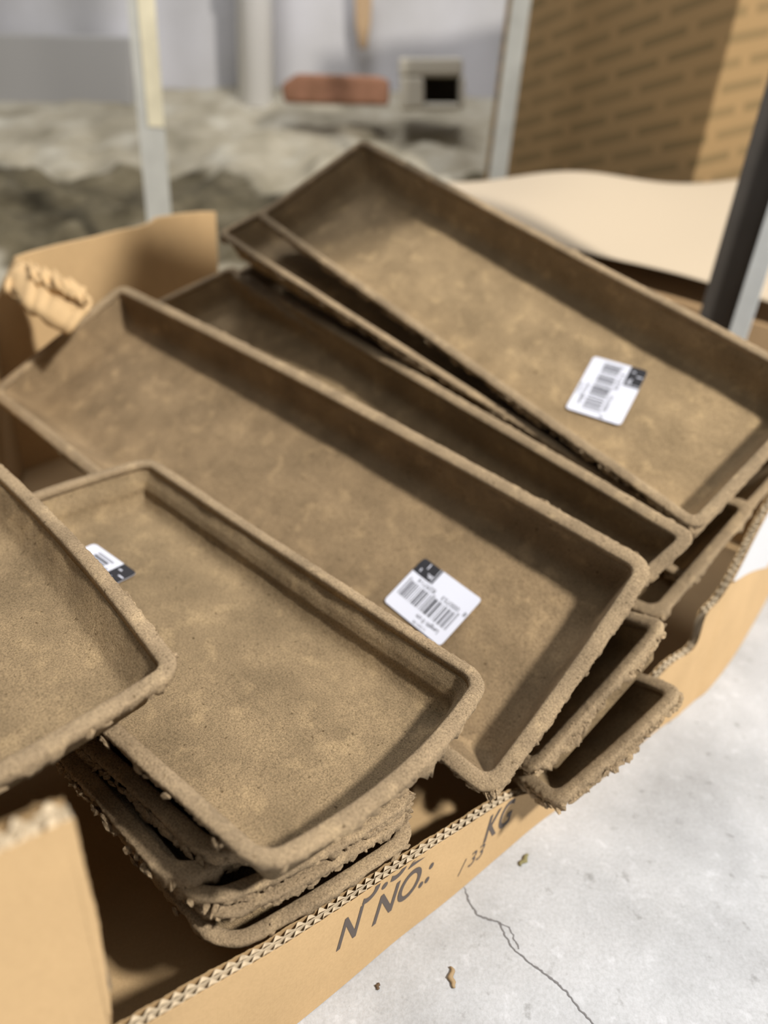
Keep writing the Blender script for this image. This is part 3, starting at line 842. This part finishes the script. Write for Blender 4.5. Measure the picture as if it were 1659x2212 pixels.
# carton under the cream sheet, and the sheet itself
CREAMP = mat('cream_paper', (.47, .385, .28), .7, .3)[0]
nx_, ny_ = 40, 30
cor = [at(985, 470, 1.18), at(1720, 668, 1.05), at(1760, 388, 1.34), at(940, 380, 1.42)]
vs, fs = [], []
for j in range(ny_ + 1):
    for i in range(nx_ + 1):
        u, w_ = i / nx_, j / ny_
        p = cor[0] * (1 - u) * (1 - w_) + cor[1] * u * (1 - w_) + cor[2] * u * w_ + cor[3] * (1 - u) * w_
        p = p + V((0, 0, noise.noise(V((u * 2.2, w_ * 2, 4))) * .006 + .011 * w_ * math.cos((u - .36) * 2 * math.pi / .62) * (1 if u < .95 else .5)))
        vs.append(p)
for j in range(ny_):
    for i in range(nx_): a = j * (nx_ + 1) + i; fs.append((a, a + 1, a + nx_ + 2, a + nx_ + 1))
o = mesh_obj('cream_sheet', vs, fs, CREAMP); md = o.modifiers.new('s', 'SOLIDIFY'); md.thickness = .0012
tag(o, 'wavy sheet of cream paper lying on a low carton behind the trays', 'paper')
lowp = [cor[0], cor[1], cor[2], cor[3]]
zl = min(p.z for p in lowp) - .012
poly = [V((p.x, p.y, .002)) for p in lowp]
inner = [p + (sum(poly, V()) / 4 - p) * .04 for p in poly]
vs = inner + [V((p.x, p.y, q_.z - .035)) for p, q_ in zip(inner, lowp)]
o = mesh_obj('low_carton', vs, [(0, 1, 5, 4), (1, 2, 6, 5), (2, 3, 7, 6), (3, 0, 4, 7), (4, 5, 6, 7), (3, 2, 1, 0)], card_material('brown_card', (.36, .24, .13)), smooth=False)
tag(o, 'plain brown carton carrying the cream paper', 'carton')

# white pipe, hanging strap, brick, hollow block
def tube(p0, p1, r, n=20):
    d = (p1 - p0).normalized(); a = d.orthogonal().normalized(); b_ = d.cross(a); vs = []
    for p in (p0, p1):
        for i in range(n): t_ = 6.283185 * i / n; vs.append(p + (a * math.cos(t_) + b_ * math.sin(t_)) * r)
    fs = [(i, (i + 1) % n, n + (i + 1) % n, n + i) for i in range(n)] + [tuple(range(n)), tuple(range(2 * n - 1, n - 1, -1))]
    return vs, fs
p = at(553, 120, 2.75); q_ = V((p.x, 2.9, 0)); k_ = at_plane(553, 190, V((0, 2.9, 0)), V((0, 1, 0)))
pr = empty('white_pipe', V((k_.x, 2.9, k_.z - .06))); tag(pr, 'white upright pipe against the wall behind the rubble', 'pipe')
a = tube(V((k_.x, 2.9, k_.z - .06)), V((k_.x, 2.9, 2.6)), .062); PW = mat('white_plastic', (.95, .95, .96), .35, .5)[0]
mesh_obj('pipe_body', a[0], a[1], PW, pr)
a = tube(V((k_.x, 2.9, k_.z + .32)), V((k_.x, 2.9, k_.z + .42)), .072); mesh_obj('pipe_collar', a[0], a[1], PW, pr)
pl = lambda x, y, yy: at_plane(x, y, V((0, yy, 0)), V((0, 1, 0)))
sp = [pl(765, -60, 2.98), pl(806, -60, 2.98), pl(800, 50, 2.98), pl(792, 105, 2.98), pl(776, 105, 2.98), pl(768, 50, 2.98)]
a = prism(sp, V((0, .02, 0))); o = mesh_obj('wooden_batten', a[0], a[1], mat('tan_wood', (.42, .29, .17), .8)[0], smooth=False); bevel(o, .004)
tag(o, 'short tan wooden batten fixed high on the white wall', 'batten')
br_p = [pl(612, 222, 2.55), pl(838, 228, 2.55), pl(840, 172, 2.55), pl(815, 164, 2.55), pl(640, 158, 2.55), pl(606, 182, 2.55)]
a = prism(br_p, V((0, .12, .0)))
m, nt, b = mat('red_brick', (.24, .12, .075), .9); v = coords(nt)
nt.links.new(ramp(nt, nz(nt, v, 30, 5), [(.3, (.19, .095, .055)), (.7, (.30, .15, .095))]), b.inputs['Base Color'])
o = mesh_obj('clay_brick', a[0], a[1], m, smooth=False); bevel(o, .012, 3); tag(o, 'reddish clay brick lying on top of the rubble bank', 'brick')
a = prism([pl(-160, 330, 2.9), pl(288, 330, 2.9), pl(283, 78, 2.9), pl(-160, 66, 2.9)], V((0, .12, 0)))
o = mesh_obj('concrete_plinth', a[0], a[1], mat('grey_concrete', (.34, .33, .32), .9)[0], smooth=False); bevel(o, .01); tag(o, 'low grey concrete plinth against the wall at the far left', 'plinth')
hb = empty('hollow_block', pl(930, 235, 2.5)); tag(hb, 'cream hollow block with a dark opening beside the brick', 'block')
CB = mat('cream_stone', (.50, .46, .38), .9)[0]
def quadp(x0, y0, x1, y1, yy, dep): return prism([pl(x0, y1, yy), pl(x1, y1, yy), pl(x1, y0, yy), pl(x0, y0, yy)], V((0, dep, 0)))
a = join(quadp(862, 124, 1000, 164, 2.5, .2), quadp(864, 164, 916, 236, 2.5, .2), quadp(992, 164, 1004, 236, 2.5, .2), quadp(916, 222, 992, 238, 2.5, .2))
o = mesh_obj('block_shell', a[0], a[1], CB, hb, smooth=False); bevel(o, .01)
a = quadp(916, 164, 992, 224, 2.62, .05); mesh_obj('opening_shade', a[0], a[1], mat('opening_shade_dark', (.06, .05, .035), .9)[0], hb, smooth=False)  # dark slab: the shade inside the hollow, put in as colour
a = box_vf((3.2, 0, 1.5), (.1, 6.2, 3.0))
tag(mesh_obj('wall_right', [V((3.6, -2, 0)), V((3.6, 3.1, 0)), V((3.6, 3.1, 3)), V((3.6, -2, 3))], [(0, 1, 2, 3)], WALLM, smooth=False), 'painted side wall', 'wall', kind='structure')
